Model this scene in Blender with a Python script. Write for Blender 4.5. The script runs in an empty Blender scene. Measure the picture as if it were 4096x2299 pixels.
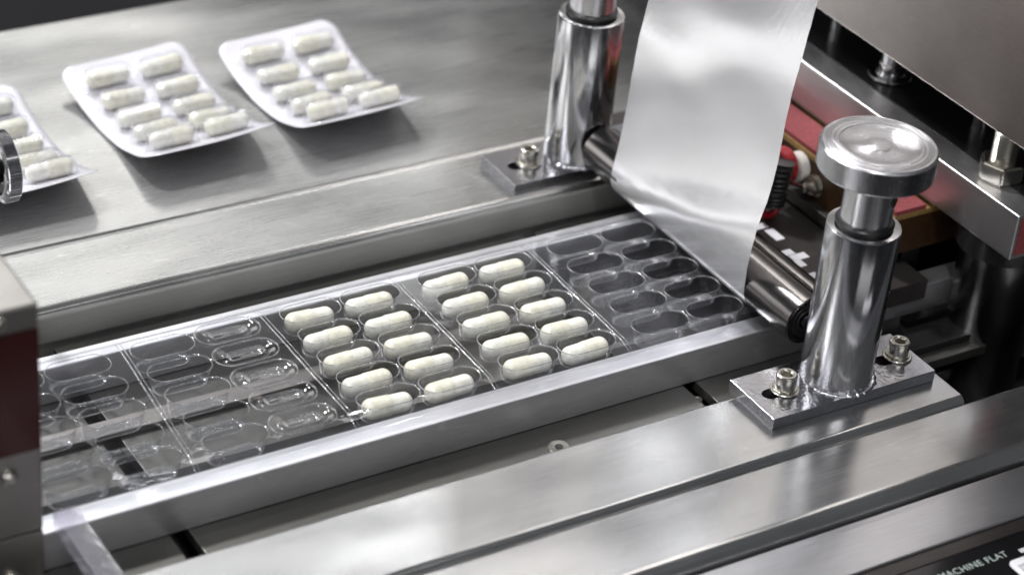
import bpy, bmesh, math, random
from mathutils import Vector, Matrix, Euler
random.seed(7)
S = bpy.context.scene
COL = S.collection
PI = math.pi
# one Blender unit is one centimetre; z = 0 is the level of the clear blister web, x runs along the track, y across it

# ------------------------------------------------------------------ camera
cd = bpy.data.cameras.new('camera')
cam = bpy.data.objects.new('camera', cd); COL.objects.link(cam)
right = Vector((0.85126, -0.51734, 0.08787)); down = Vector((-0.21580, -0.49776, -0.84004)); fwd = Vector((0.47832, 0.69613, -0.53536))
R3 = Matrix((right, -down, -fwd)).transposed()
cam.matrix_world = Matrix.Translation((-37.565, -68.278, 51.168)) @ R3.to_4x4()
cd.sensor_width = 36; cd.lens = 83.92; cd.clip_start = 1; cd.clip_end = 3000
cd.dof.use_dof = True; cd.dof.focus_distance = 92.0; cd.dof.aperture_fstop = 0.0763; cd.dof.aperture_blades = 9
S.camera = cam
S.view_settings.view_transform = 'Standard'; S.view_settings.look = 'None'; S.view_settings.exposure = 0.25; S.view_settings.gamma = 1
S.cycles.max_bounces = 10; S.cycles.glossy_bounces = 6; S.cycles.transparent_max_bounces = 24
S.cycles.sample_clamp_indirect = 6
S.cycles.use_denoising = True

# ------------------------------------------------------------------ light: a trade-hall with lamp panels and added camera-side fills, no sun
W = bpy.data.worlds.new('World'); S.world = W; W.use_nodes = True
bg = W.node_tree.nodes['Background']; bg.inputs[0].default_value = (0.90, 0.94, 1.0, 1); bg.inputs[1].default_value = 0.07

def lamp(name, az, el, dist, sx, sy, radiance, colr=(1, 1, 1), target=(8, 0, 0), roll=0):
    """a rectangular hall lamp or added fill seen from the machine at azimuth az and elevation el"""
    l = bpy.data.lights.new(name, 'AREA'); l.shape = 'RECTANGLE'; l.size = sx; l.size_y = sy
    l.energy = radiance * sx * sy * PI; l.color = colr
    o = bpy.data.objects.new(name, l); COL.objects.link(o)
    a, e = math.radians(az), math.radians(el)
    d = Vector((math.cos(a) * math.cos(e), math.sin(a) * math.cos(e), math.sin(e)))
    o.location = Vector(target) + d * dist
    o.rotation_euler = (d.to_track_quat('Z', 'Y').to_matrix() @ Matrix.Rotation(math.radians(roll), 3, 'Z')).to_euler()
    return o
#                name            az  el  dist  w    h   radiance
lamp('hall_or_fill_panel', 71, 29, 260, 20, 38, 2.6, (1, .97, .95))
lamp('hall_or_fill_panel', 63, 31.6, 260, 70, 15, 1.25)
lamp('hall_or_fill_panel', 80, 30, 260, 30, 44, 2.6, (.95, 1, .97))
lamp('hall_or_fill_panel', 91, 31, 260, 40, 60, 2.4)
lamp('hall_or_fill_panel', 64, 46, 280, 30, 22, 1.9)
lamp('hall_or_fill_panel', 55, 47, 280, 26, 20, 2.4, (.96, .98, 1))
lamp('hall_or_fill_panel', 48.8, 36.5, 280, 14, 8, 10.0, (1, .95, .9), target=(11, -13, -.4))
lamp('hall_or_fill_panel', 130, 10, 260, 90, 80, 3.4, (1, .98, .97))
lamp('hall_or_fill_panel', 157, 20, 260, 90, 110, 3.2)
lamp('hall_or_fill_panel', 205, 42, 240, 60, 18, 4.0)
lamp('hall_or_fill_panel', 285, 52, 240, 90, 24, 1.6)  # added camera-side fill that lifts the front faces
lamp('hall_spot', 65.5, 38.1, 260, 12, 5, 12.0, target=(-9.5, -7.4, 0))
lamp('hall_or_fill_panel', 262, 16, 260, 150, 60, 2.2)  # added low fill behind the camera, brightens the side faces
lamp('hall_spot', 57, 39, 260, 12, 6, 40.0, target=(0, -15, -.4))
lamp('hall_spot', 48.0, 37.8, 280, 9, 16, 9.0, (1, .9, .8), target=(9, -17.6, -.6))
lamp('hall_spot', 100, 54, 230, 20, 20, 290.0)
lamp('hall_spot', 150, 60, 230, 12, 12, 260.0)
lamp('hall_spot', 235, 62, 230, 10, 10, 300.0)
lamp('hall_spot', 185, 36, 230, 9, 9, 380.0)

# ------------------------------------------------------------------ materials
def newmat(name):
    m = bpy.data.materials.new(name); m.use_nodes = True
    nt = m.node_tree; b = nt.nodes['Principled BSDF']
    return m, nt, b
def N(nt, t, **k):
    n = nt.nodes.new(t)
    for a, v in k.items(): setattr(n, a, v)
    return n
def metal(name, colr=(.6, .6, .6), rough=.28, grain=(1, 30, 30), bump=.02, blotch=.08, aniso=0.0, wavy=0.0, scale=6.0, scratches=0.0, dirt=0.0, metallic=1.0):
    m, nt, b = newmat(name); L = nt.links
    b.inputs['Metallic'].default_value = metallic
    tc = N(nt, 'ShaderNodeTexCoord'); mp = N(nt, 'ShaderNodeMapping'); mp.inputs['Scale'].default_value = grain
    L.new(tc.outputs['Object'], mp.inputs[0])
    n1 = N(nt, 'ShaderNodeTexNoise'); n1.inputs['Scale'].default_value = scale; n1.inputs['Detail'].default_value = 2.5
    L.new(mp.outputs[0], n1.inputs['Vector'])
    n2 = N(nt, 'ShaderNodeTexNoise'); n2.inputs['Scale'].default_value = .32; n2.inputs['Detail'].default_value = 5; n2.inputs['Distortion'].default_value = .15
    mp2 = N(nt, 'ShaderNodeMapping'); mp2.inputs['Scale'].default_value = (.5, 1.3, 1.2) if grain[0] < 1 else (1, 1, 1)
    L.new(tc.outputs['Object'], mp2.inputs[0]); L.new(mp2.outputs[0], n2.inputs['Vector'])
    r = N(nt, 'ShaderNodeMath', operation='MULTIPLY_ADD'); L.new(n2.outputs['Fac'], r.inputs[0]); r.inputs[1].default_value = blotch * 2; r.inputs[2].default_value = rough - blotch
    r2 = N(nt, 'ShaderNodeMath', operation='MULTIPLY_ADD'); L.new(n1.outputs['Fac'], r2.inputs[0]); r2.inputs[1].default_value = .10; L.new(r.outputs[0], r2.inputs[2])
    L.new(r2.outputs[0], b.inputs['Roughness'])
    # colour: faint streaks of the grain and large uneven wear
    cr = N(nt, 'ShaderNodeMapRange'); L.new(n1.outputs['Fac'], cr.inputs[0]); cr.inputs[1].default_value = .3; cr.inputs[2].default_value = .7; cr.inputs[3].default_value = .93; cr.inputs[4].default_value = 1.03
    cm = N(nt, 'ShaderNodeMapRange'); L.new(n2.outputs['Fac'], cm.inputs[0]); cm.inputs[1].default_value = .3; cm.inputs[2].default_value = .7; cm.inputs[3].default_value = .88; cm.inputs[4].default_value = 1.06
    mu = N(nt, 'ShaderNodeMath', operation='MULTIPLY'); L.new(cr.outputs[0], mu.inputs[0]); L.new(cm.outputs[0], mu.inputs[1])
    last = mu
    bh = n1.outputs['Fac']
    if scratches > 0:
        for k, (rot, sc) in enumerate(((.35, .9), (-.9, .7), (1.4, .8))):
            ms = N(nt, 'ShaderNodeMapping'); ms.inputs['Rotation'].default_value = (0, 0, rot); ms.inputs['Scale'].default_value = (.12, 2.2, .4)
            ms.inputs['Location'].default_value = (k * 3.1, k * 7.7, 0)
            L.new(tc.outputs['Object'], ms.inputs[0])
            v = N(nt, 'ShaderNodeTexNoise'); v.inputs['Scale'].default_value = sc; v.inputs['Detail'].default_value = 2
            L.new(ms.outputs[0], v.inputs['Vector'])
            ab = N(nt, 'ShaderNodeMath', operation='SUBTRACT'); L.new(v.outputs['Fac'], ab.inputs[0]); ab.inputs[1].default_value = .5
            aa = N(nt, 'ShaderNodeMath', operation='ABSOLUTE'); L.new(ab.outputs[0], aa.inputs[0])
            mr = N(nt, 'ShaderNodeMapRange'); L.new(aa.outputs[0], mr.inputs[0]); mr.inputs[1].default_value = 0; mr.inputs[2].default_value = .007; mr.inputs[3].default_value = 1; mr.inputs[4].default_value = 0
            # break the lines up
            n3 = N(nt, 'ShaderNodeTexNoise'); n3.inputs['Scale'].default_value = .55 + .2 * k; L.new(tc.outputs['Object'], n3.inputs['Vector'])
            gt = N(nt, 'ShaderNodeMapRange'); L.new(n3.outputs['Fac'], gt.inputs[0]); gt.inputs[1].default_value = .56; gt.inputs[2].default_value = .64
            mm = N(nt, 'ShaderNodeMath', operation='MULTIPLY'); L.new(mr.outputs[0], mm.inputs[0]); L.new(gt.outputs[0], mm.inputs[1])
            ad = N(nt, 'ShaderNodeMath', operation='MULTIPLY_ADD'); L.new(mm.outputs[0], ad.inputs[0]); ad.inputs[1].default_value = scratches; L.new(last.outputs[0], ad.inputs[2])
            last = ad
    if dirt > 0:   # a few grains of spilt powder
        vo = N(nt, 'ShaderNodeTexVoronoi'); vo.inputs['Scale'].default_value = 1.7; L.new(tc.outputs['Object'], vo.inputs['Vector'])
        mr = N(nt, 'ShaderNodeMapRange'); L.new(vo.outputs['Distance'], mr.inputs[0]); mr.inputs[1].default_value = .035; mr.inputs[2].default_value = .05; mr.inputs[3].default_value = .6; mr.inputs[4].default_value = 0
        sc = N(nt, 'ShaderNodeSeparateColor'); L.new(vo.outputs['Color'], sc.inputs[0]); gt = N(nt, 'ShaderNodeMath', operation='GREATER_THAN'); L.new(sc.outputs[0], gt.inputs[0]); gt.inputs[1].default_value = .6
        mm = N(nt, 'ShaderNodeMath', operation='MULTIPLY_ADD'); L.new(mr.outputs[0], mm.inputs[0]); L.new(gt.outputs[0], mm.inputs[1]); L.new(last.outputs[0], mm.inputs[2]); last = mm
    if dirt > 0:   # sparse dark specks
        vo = N(nt, 'ShaderNodeTexVoronoi'); vo.inputs['Scale'].default_value = 1.1; L.new(tc.outputs['Object'], vo.inputs['Vector'])
        mr = N(nt, 'ShaderNodeMapRange'); L.new(vo.outputs['Distance'], mr.inputs[0]); mr.inputs[1].default_value = .03; mr.inputs[2].default_value = .05; mr.inputs[3].default_value = 1 - dirt; mr.inputs[4].default_value = 1
        mm = N(nt, 'ShaderNodeMath', operation='MULTIPLY'); L.new(mr.outputs[0], mm.inputs[0]); L.new(last.outputs[0], mm.inputs[1]); last = mm
    vm = N(nt, 'ShaderNodeVectorMath', operation='SCALE'); vm.inputs[0].default_value = colr; L.new(last.outputs[0], vm.inputs['Scale'])
    L.new(vm.outputs[0], b.inputs['Base Color'])
    bp = N(nt, 'ShaderNodeBump'); bp.inputs['Strength'].default_value = 1; bp.inputs['Distance'].default_value = bump * .1
    L.new(bh, bp.inputs['Height']); L.new(bp.outputs[0], b.inputs['Normal'])
    if wavy:   # the sheet is not quite flat: slow dents bend its reflections
        mw = N(nt, 'ShaderNodeMapping'); mw.inputs['Scale'].default_value = (.10, .22, .22); L.new(tc.outputs['Object'], mw.inputs[0])
        nw = N(nt, 'ShaderNodeTexNoise'); nw.inputs['Scale'].default_value = 1; nw.inputs['Detail'].default_value = 1.2; nw.inputs['Roughness'].default_value = .35; L.new(mw.outputs[0], nw.inputs['Vector'])
        b2 = N(nt, 'ShaderNodeBump'); b2.inputs['Distance'].default_value = wavy; L.new(nw.outputs['Fac'], b2.inputs['Height']); L.new(b2.outputs[0], bp.inputs['Normal'])
    if aniso:
        b.inputs['Anisotropic'].default_value = aniso
    return m
def plain(name, colr, rough=.5, metallic=0, bumps=0, bscale=20, spec=.5, var=.1):
    m, nt, b = newmat(name); L = nt.links
    b.inputs['Roughness'].default_value = rough; b.inputs['Metallic'].default_value = metallic
    b.inputs['Specular IOR Level'].default_value = spec
    tc = N(nt, 'ShaderNodeTexCoord'); n1 = N(nt, 'ShaderNodeTexNoise'); n1.inputs['Scale'].default_value = bscale; n1.inputs['Detail'].default_value = 3
    L.new(tc.outputs['Object'], n1.inputs['Vector'])
    mr = N(nt, 'ShaderNodeMapRange'); L.new(n1.outputs['Fac'], mr.inputs[0]); mr.inputs[1].default_value = .3; mr.inputs[2].default_value = .7; mr.inputs[3].default_value = 1 - var; mr.inputs[4].default_value = 1 + var
    vm = N(nt, 'ShaderNodeVectorMath', operation='SCALE'); vm.inputs[0].default_value = colr; L.new(mr.outputs[0], vm.inputs['Scale'])
    L.new(vm.outputs[0], b.inputs['Base Color'])
    if bumps:
        bp = N(nt, 'ShaderNodeBump'); bp.inputs['Distance'].default_value = bumps; L.new(n1.outputs['Fac'], bp.inputs['Height']); L.new(bp.outputs[0], b.inputs['Normal'])
    return m
def clear_film(name, base=.05, edge=.75, rough=.05, haze=.02, bump=.01, bscale=3.0, tint=(.95, .955, .97)):
    """thin clear plastic: transparent sheet whose gloss grows towards grazing angles"""
    m = bpy.data.materials.new(name); m.use_nodes = True; nt = m.node_tree; nt.nodes.clear(); L = nt.links
    out = N(nt, 'ShaderNodeOutputMaterial'); tr = N(nt, 'ShaderNodeBsdfTransparent'); tr.inputs[0].default_value = (*tint, 1)
    gl = N(nt, 'ShaderNodeBsdfGlossy'); gl.inputs['Roughness'].default_value = rough; gl.inputs[0].default_value = (1, 1, 1, 1)
    df = N(nt, 'ShaderNodeBsdfDiffuse'); df.inputs[0].default_value = (.8, .8, .84, 1)
    lw = N(nt, 'ShaderNodeLayerWeight'); lw.inputs[0].default_value = .5
    tc = N(nt, 'ShaderNodeTexCoord'); n1 = N(nt, 'ShaderNodeTexNoise'); n1.inputs['Scale'].default_value = bscale; n1.inputs['Detail'].default_value = 1
    L.new(tc.outputs['Object'], n1.inputs['Vector'])
    bp = N(nt, 'ShaderNodeBump'); bp.inputs['Distance'].default_value = bump; L.new(n1.outputs['Fac'], bp.inputs['Height'])
    L.new(bp.outputs[0], gl.inputs['Normal']); L.new(bp.outputs[0], lw.inputs['Normal'])
    pw = N(nt, 'ShaderNodeMath', operation='POWER'); L.new(lw.outputs['Facing'], pw.inputs[0]); pw.inputs[1].default_value = 3.0
    ma = N(nt, 'ShaderNodeMath', operation='MULTIPLY_ADD'); L.new(pw.outputs[0], ma.inputs[0]); ma.inputs[1].default_value = edge; ma.inputs[2].default_value = base; ma.use_clamp = True
    m1 = N(nt, 'ShaderNodeMixShader'); m1.inputs[0].default_value = haze; L.new(tr.outputs[0], m1.inputs[1]); L.new(df.outputs[0], m1.inputs[2])
    m2 = N(nt, 'ShaderNodeMixShader'); L.new(ma.outputs[0], m2.inputs[0]); L.new(m1.outputs[0], m2.inputs[1]); L.new(gl.outputs[0], m2.inputs[2])
    L.new(m2.outputs[0], out.inputs[0])
    return m

M = {}
M['sheet'] = metal('brushed_stainless_sheet', (.57, .57, .56), .23, (.06, 3.2, 3.2), .0012, .05, metallic=.98, wavy=.22, scratches=.35, dirt=.5)
M['cover'] = metal('satin_stainless_cover', (.62, .62, .62), .17, (.06, 3.2, 3.2), .0012, .04, metallic=.97, wavy=.16, scratches=.22, dirt=.25)
M['sheet_side'] = metal('matte_bent_steel_side', (.62, .62, .60), .50, (.08, 3.0, 3.0), .001, .05, metallic=.85)
M['bed'] = metal('machined_bed_steel', (.15, .147, .138), .34, (.12, 2.2, 2.2), .004, .06, metallic=.85, scratches=.15, dirt=.3)
M['rail'] = metal('milled_aluminium_rail', (.80, .80, .83), .30, (.25, 2.2, 2.2), .008, .06, metallic=.88, scratches=.2)
M['rail_x'] = metal('cross_ground_steel', (.66, .65, .66), .30, (2.2, .25, 2.2), .006, .06)
M['chrome'] = metal('turned_chrome_steel', (.66, .66, .68), .10, (6, 6, 1.0), .009, .04, scale=2)
M['plate'] = metal('polished_base_plate', (.66, .66, .70), .10, (5, 5, 5), .12, .05, scale=1.2)
M['knob'] = metal('turned_aluminium_knob', (.78, .78, .80), .20, (1, 1, 1), .02, .04)
M['screw'] = metal('nickel_screw_steel', (.62, .60, .55), .16, (10, 10, 10), .03, .04)
M['roller'] = metal('dark_ground_roller_steel', (.13, .124, .122), .17, (3, .3, 3), .008, .04)
M['roller2'] = metal('black_roller_steel', (.07, .066, .065), .2, (3, .3, 3), .004, .04)
M['head'] = metal('vertical_brushed_stainless_head', (.60, .57, .55), .28, (2, .5, 4), .008, .04, scale=5)
M['black'] = plain('black_rubber', (.012, .012, .013), .35)
M['blackplate'] = plain('black_coated_plate', (.014, .014, .015), .22, bumps=.002, bscale=6)
M['dark'] = plain('dark_machine_interior', (.018, .018, .018), .5)
M['redrub'] = plain('pink_red_silicone_strip', (.24, .045, .052), .7, bumps=.02, bscale=6, var=.2)
M['brown'] = plain('brown_phenolic_board', (.045, .020, .007), .42, bscale=3, var=.3)
M['brass'] = plain('ochre_board_edge', (.26, .16, .055), .5, bscale=5, var=.2)
M['red'] = plain('red_plastic_sleeve', (.36, .010, .018), .35)
M['white'] = plain('white_ceramic', (.75, .72, .68), .4)
M['redreflect'] = plain('painted_dark_red_reflection', (.050, .012, .012), .16)  # reflected dark red painted as a base colour
M['boxsteel'] = metal('bead_blasted_box_steel', (.34, .325, .31), .34, (2, 2, 2), .03, .05)
M['glass_black'] = plain('black_control_glass', (.006, .006, .007), .12, bscale=2)
M['bezel'] = plain('dark_panel_bezel', (.022, .018, .017), .35)
M['print'] = plain('pale_green_white_print', (.36, .42, .39), .6)
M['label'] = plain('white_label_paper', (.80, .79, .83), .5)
M['floor'] = plain('dark_hall_floor', (.025, .024, .028), .7, bscale=.05)
M['film'] = clear_film('clear_blister_web', .06, 1.0, .06, .010, .008, 1.0)
M['pocketm'] = clear_film('clear_thermoformed_pocket', .028, .8, .05, .02, .004, 4.0)
M['rim'] = clear_film('clear_pocket_rim', .24, .75, .07, .12, .035, 11.0)
M['seam'] = clear_film('clear_embossed_seam', .20, .7, .10, .10, .03, 4.0)
M['acrylic'] = clear_film('clear_acrylic_edge', .08, .5, .12, .14, .01, 2.0, (.82, .80, .86))

def capsule_mat(name, colr):
    m, nt, b = newmat(name); L = nt.links
    b.inputs['Roughness'].default_value = .34; b.inputs['Coat Weight'].default_value = .4; b.inputs['Coat Roughness'].default_value = .08
    b.inputs['Subsurface Weight'].default_value = .25; b.inputs['Subsurface Radius'].default_value = (.12, .11, .09); b.inputs['Subsurface Scale'].default_value = 1
    tc = N(nt, 'ShaderNodeTexCoord'); oi = N(nt, 'ShaderNodeObjectInfo')
    va = N(nt, 'ShaderNodeVectorMath', operation='ADD'); vs = N(nt, 'ShaderNodeVectorMath', operation='SCALE'); vs.inputs[0].default_value = (13, 7, 5); L.new(oi.outputs['Random'], vs.inputs['Scale'])
    L.new(tc.outputs['Object'], va.inputs[0]); L.new(vs.outputs[0], va.inputs[1])
    n1 = N(nt, 'ShaderNodeTexNoise'); n1.inputs['Scale'].default_value = 3.2; n1.inputs['Detail'].default_value = 4; L.new(va.outputs[0], n1.inputs['Vector'])
    mr = N(nt, 'ShaderNodeMapRange'); L.new(n1.outputs['Fac'], mr.inputs[0]); mr.inputs[1].default_value = .3; mr.inputs[2].default_value = .7; mr.inputs[3].default_value = .80; mr.inputs[4].default_value = 1.05
    vm = N(nt, 'ShaderNodeVectorMath', operation='SCALE'); vm.inputs[0].default_value = colr; L.new(mr.outputs[0], vm.inputs['Scale'])
    L.new(vm.outputs[0], b.inputs['Base Color'])
    bp = N(nt, 'ShaderNodeBump'); bp.inputs['Distance'].default_value = .03; L.new(n1.outputs['Fac'], bp.inputs['Height']); L.new(bp.outputs[0], b.inputs['Normal'])
    return m
M['capwhite'] = capsule_mat('white_gelatine_body', (.82, .808, .74))
M['capcream'] = capsule_mat('cream_gelatine_cap', (.80, .78, .665))

def foil_mat():
    m, nt, b = newmat('satin_aluminium_foil'); L = nt.links
    b.inputs['Metallic'].default_value = .74; b.inputs['Base Color'].default_value = (.91, .91, .935, 1)
    tc = N(nt, 'ShaderNodeTexCoord'); mp = N(nt, 'ShaderNodeMapping'); mp.inputs['Scale'].default_value = (3, 3, .4); L.new(tc.outputs['Object'], mp.inputs[0])
    n1 = N(nt, 'ShaderNodeTexNoise'); n1.inputs['Scale'].default_value = 3; n1.inputs['Detail'].default_value = 1; L.new(mp.outputs[0], n1.inputs['Vector'])
    n2 = N(nt, 'ShaderNodeTexNoise'); n2.inputs['Scale'].default_value = .35; L.new(tc.outputs['Object'], n2.inputs['Vector'])
    mr = N(nt, 'ShaderNodeMapRange'); L.new(n2.outputs['Fac'], mr.inputs[0]); mr.inputs[1].default_value = .3; mr.inputs[2].default_value = .7; mr.inputs[3].default_value = .26; mr.inputs[4].default_value = .36; b.inputs['Roughness'].default_value = .20
    bp = N(nt, 'ShaderNodeBump'); bp.inputs['Distance'].default_value = .0035; L.new(n1.outputs['Fac'], bp.inputs['Height']); L.new(bp.outputs[0], b.inputs['Normal'])
    return m
M['foil'] = foil_mat()
def backing_mat():
    m, nt, b = newmat('lacquered_foil_backing'); L = nt.links
    b.inputs['Metallic'].default_value = .15; b.inputs['Base Color'].default_value = (.70, .69, .74, 1); b.inputs['Roughness'].default_value = .38
    b.inputs['Coat Weight'].default_value = .6; b.inputs['Coat Roughness'].default_value = .15
    tc = N(nt, 'ShaderNodeTexCoord'); n1 = N(nt, 'ShaderNodeTexNoise'); n1.inputs['Scale'].default_value = 9; L.new(tc.outputs['Object'], n1.inputs['Vector'])
    bp = N(nt, 'ShaderNodeBump'); bp.inputs['Distance'].default_value = .012; L.new(n1.outputs['Fac'], bp.inputs['Height']); L.new(bp.outputs[0], b.inputs['Normal'])
    return m
M['backing'] = backing_mat()

# ------------------------------------------------------------------ helpers
def obj(name, me, parent=None, loc=(0, 0, 0), rot=(0, 0, 0), m=None, label=None):
    o = bpy.data.objects.new(name, me); COL.objects.link(o); o.location = loc; o.rotation_euler = rot
    if parent: o.parent = parent
    if m and not me.materials: me.materials.append(m)
    if label: o['label'] = label
    if me is not None and me.name.split('.')[0] in WN:
        w = o.modifiers.new('weighted_normals', 'WEIGHTED_NORMAL'); w.keep_sharp = True; w.weight = 50
    return o
WN = set()
def tag(o, label, cat, group=None):
    o['label'] = label; o['category'] = cat
    if group: o['group'] = group
    return o
def empty(name, loc=(0, 0, 0), rot=(0, 0, 0)):
    o = bpy.data.objects.new(name, None); COL.objects.link(o); o.location = loc; o.rotation_euler = rot
    o.empty_display_size = .5
    return o
def struct(o): o['kind'] = 'structure'; return o
def mk(name, V, F, smooth=True, angle=None):
    me = bpy.data.meshes.new(name); me.from_pydata([tuple(v) for v in V], [], F); me.validate(); me.update()
    if smooth:
        me.shade_smooth()
        if angle is not None: me.set_sharp_from_angle(angle=math.radians(angle))
    return me
def bm_to(name, bm, smooth=True, angle=35):
    bmesh.ops.recalc_face_normals(bm, faces=bm.faces)
    me = bpy.data.meshes.new(name); bm.to_mesh(me); bm.free()
    if smooth: me.shade_smooth(); me.set_sharp_from_angle(angle=math.radians(angle))
    return me
def box_me(name, x0, x1, y0, y1, z0, z1, bev=.04, seg=2):
    bm = bmesh.new(); bmesh.ops.create_cube(bm, size=1)
    for v in bm.verts: v.co = Vector(((x0 + x1) / 2 + v.co.x * (x1 - x0), (y0 + y1) / 2 + v.co.y * (y1 - y0), (z0 + z1) / 2 + v.co.z * (z1 - z0)))
    if bev: bmesh.ops.bevel(bm, geom=bm.edges[:], offset=bev, segments=seg, profile=.5, affect='EDGES')
    WN.add(name)
    return bm_to(name, bm)
def lathe_me(name, prof, n=64, axis='Z', angle=30, closed=False):
    V, F = [], []
    k = len(prof)
    for r, h in prof:
        for i in range(n):
            a = 2 * PI * i / n
            p = (r * math.cos(a), r * math.sin(a), h)
            if axis == 'Y': p = (p[0], p[2], p[1])
            if axis == 'X': p = (p[2], p[0], p[1])
            V.append(p)
    for j in range(k - 1 + (1 if closed else 0)):
        j2 = (j + 1) % k
        for i in range(n):
            a, b2 = j * n + i, j * n + (i + 1) % n; c, d = j2 * n + (i + 1) % n, j2 * n + i
            F.append((a, b2, c, d))
    bm = bmesh.new(); me = mk(name, V, F); bm.from_mesh(me); bpy.data.meshes.remove(me)
    bmesh.ops.remove_doubles(bm, verts=bm.verts, dist=1e-5)
    return bm_to(name, bm, angle=angle)
def arc(cx, cy, r, a0, a1, n=8):
    return [(cx + r * math.cos(math.radians(a0 + (a1 - a0) * i / n)), cy + r * math.sin(math.radians(a0 + (a1 - a0) * i / n))) for i in range(n + 1)]
def extrude_x(name, prof, x0, x1, closed=True, angle=30, y1off=0.0, nx=1):
    """profile of (y,z) pairs swept along x; y1off skews the far end"""
    V, F = [], []; k = len(prof)
    for i in range(nx + 1):
        t = i / nx
        for (y, z) in prof: V.append((x0 + (x1 - x0) * t, y + y1off * t, z))
    for i in range(nx):
        for j in range(k if closed else k - 1):
            j2 = (j + 1) % k; a, b2 = i * k + j, i * k + j2
            F.append((a, b2, b2 + k, a + k))
    if closed:
        F.append(tuple(range(k - 1, -1, -1))); F.append(tuple(range(nx * k, nx * k + k)))
    bm = bmesh.new(); me = mk(name, V, F); bm.from_mesh(me); bpy.data.meshes.remove(me)
    WN.add(name)
    return bm_to(name, bm, angle=angle)
def tube_me(name, pts, r, n=12, closed=False):
    V, F = [], []; P = [Vector(p) for p in pts]; k = len(P)
    up = Vector((0, 0, 1))
    for i, p in enumerate(P):
        t = (P[min(i + 1, k - 1)] - P[max(i - 1, 0)]).normalized()
        s = t.cross(up); s = s.normalized() if s.length > 1e-3 else Vector((1, 0, 0)); u = s.cross(t)
        rr = r[i] if isinstance(r, (list, tuple)) else r
        for j in range(n):
            a = 2 * PI * j / n; V.append(p + (s * math.cos(a) + u * math.sin(a)) * rr)
    for i in range(k - 1):
        for j in range(n):
            F.append((i * n + j, i * n + (j + 1) % n, (i + 1) * n + (j + 1) % n, (i + 1) * n + j))
    F.append(tuple(range(n))[::-1]); F.append(tuple(range((k - 1) * n, k * n)))
    return mk(name, V, F, angle=50)
def stadium(L, w, n=8, cx=0, cy=0):
    """closed loop of a slot L long (x) and w wide, counter-clockwise, 4n points"""
    h = L / 2 - w / 2; P = []
    for i in range(2 * n): a = -PI / 2 + PI * i / (2 * n - 1); P.append((cx + h + w / 2 * math.cos(a), cy + w / 2 * math.sin(a)))
    for i in range(2 * n): a = PI / 2 + PI * i / (2 * n - 1); P.append((cx - h + w / 2 * math.cos(a), cy + w / 2 * math.sin(a)))
    return P
def to_rect(P, cx, cy, hx, hy):
    """push each hole point outward to the cell rectangle"""
    Q = []
    for (x, y) in P:
        dx, dy = x - cx, y - cy
        t = min(hx / abs(dx) if abs(dx) > 1e-9 else 1e9, hy / abs(dy) if abs(dy) > 1e-9 else 1e9)
        Q.append([cx + dx * t, cy + dy * t])
    # snap nearest points to the corners
    for sx in (-1, 1):
        for sy in (-1, 1):
            c = (cx + sx * hx, cy + sy * hy)
            j = min(range(len(Q)), key=lambda i: (Q[i][0] - c[0]) ** 2 + (Q[i][1] - c[1]) ** 2); Q[j] = [c[0], c[1]]
    return Q

# ------------------------------------------------------------------ the setting
struct(obj('floor', mk('floor', [(-900, -900, -90), (900, -900, -90), (900, 900, -90), (-900, 900, -90)], [(0, 1, 2, 3)], False), m=M['floor']))

X0, X1 = -34, 62
# far table: folded cover beside the track, a shallow fold line, then the wide table top
zt = -.4
prof = [(4.75, -2.0), (4.60, -1.9)] + [(4.60, -.85)] + arc(5.02, -.82, .42, 180, 90, 12) + [(8.6, zt), (8.72, zt + .03), (8.8, zt - .02), (8.88, zt - .02), (8.96, zt + .04), (9.1, zt), (27.2, zt)] + arc(27.2, zt - .35, .35, 90, 0, 6) + [(27.55, -4), (4.75, -4)]
tme = extrude_x('table', prof, X0, X1, angle=40); tme.materials.append(M['sheet']); tme.materials.append(M['sheet_side'])
for p in tme.polygons:
    if p.normal.y < -.93: p.material_index = 1
struct(obj('table', tme))
def scratch(x0, y0, x1, y1, z, w=.012):
    d = Vector((x1 - x0, y1 - y0, 0)).normalized(); n_ = Vector((-d.y, d.x, 0)) * w / 2
    a, b_ = Vector((x0, y0, z)), Vector((x1, y1, z))
    m_ = (a + b_) / 2
    return mk('scratch', [a, m_ - n_, b_, m_ + n_, m_ + Vector((0, 0, .004))], [(0, 1, 4), (1, 2, 4), (2, 3, 4), (3, 0, 4)], False)
M['scratchm'] = plain('bright_scratch', (.5, .49, .48), .35, metallic=1)
for q in ((10.0, 5.6, 11.2, 8.2), (9.6, 7.7, 10.6, 5.5), (11.2, 8.1, 12.0, 6.2), (-6.6, 7.9, 3.2, 8.15), (-4.1, 6.9, -3.8, 6.2), (2.0, 7.3, 3.1, 5.9)):
    obj('scratch', scratch(*q, zt + .003), bpy.data.objects['table'], m=M['scratchm'])
# near covers
prof = [(-11.25, -3.2)] + [(-11.2, -.75)] + arc(-11.45, -.65, .25, 0, 90, 6)[0:] + [(-14.75, zt)] + arc(-14.75, zt - .3, .3, 90, 160, 6) + [(-15.1, -.62), (-15.3, -3.2)]
prof = [(-11.2, -3.2)] + arc(-11.42, zt - .22, .22, 0, 90, 6) + arc(-14.8, zt - .32, .32, 90, 165, 7) + [(-15.3, -3.2)]
struct(obj('cover_raised', extrude_x('cover_raised', prof, X0, 20.7, angle=40), m=M['cover']))
prof = [(-15.06, -3.4), (-15.06, -.78)] + arc(-15.2, -.76, .10, 0, 90, 4) + [(-16.5, -.655), (-18.0, -.66)] + arc(-18.0, -1.25, .6, 90, 178, 10) + [(-18.62, -3.4)]
struct(obj('cover_front', extrude_x('cover_front', prof, X0, X1, angle=40), m=M['cover']))
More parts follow.
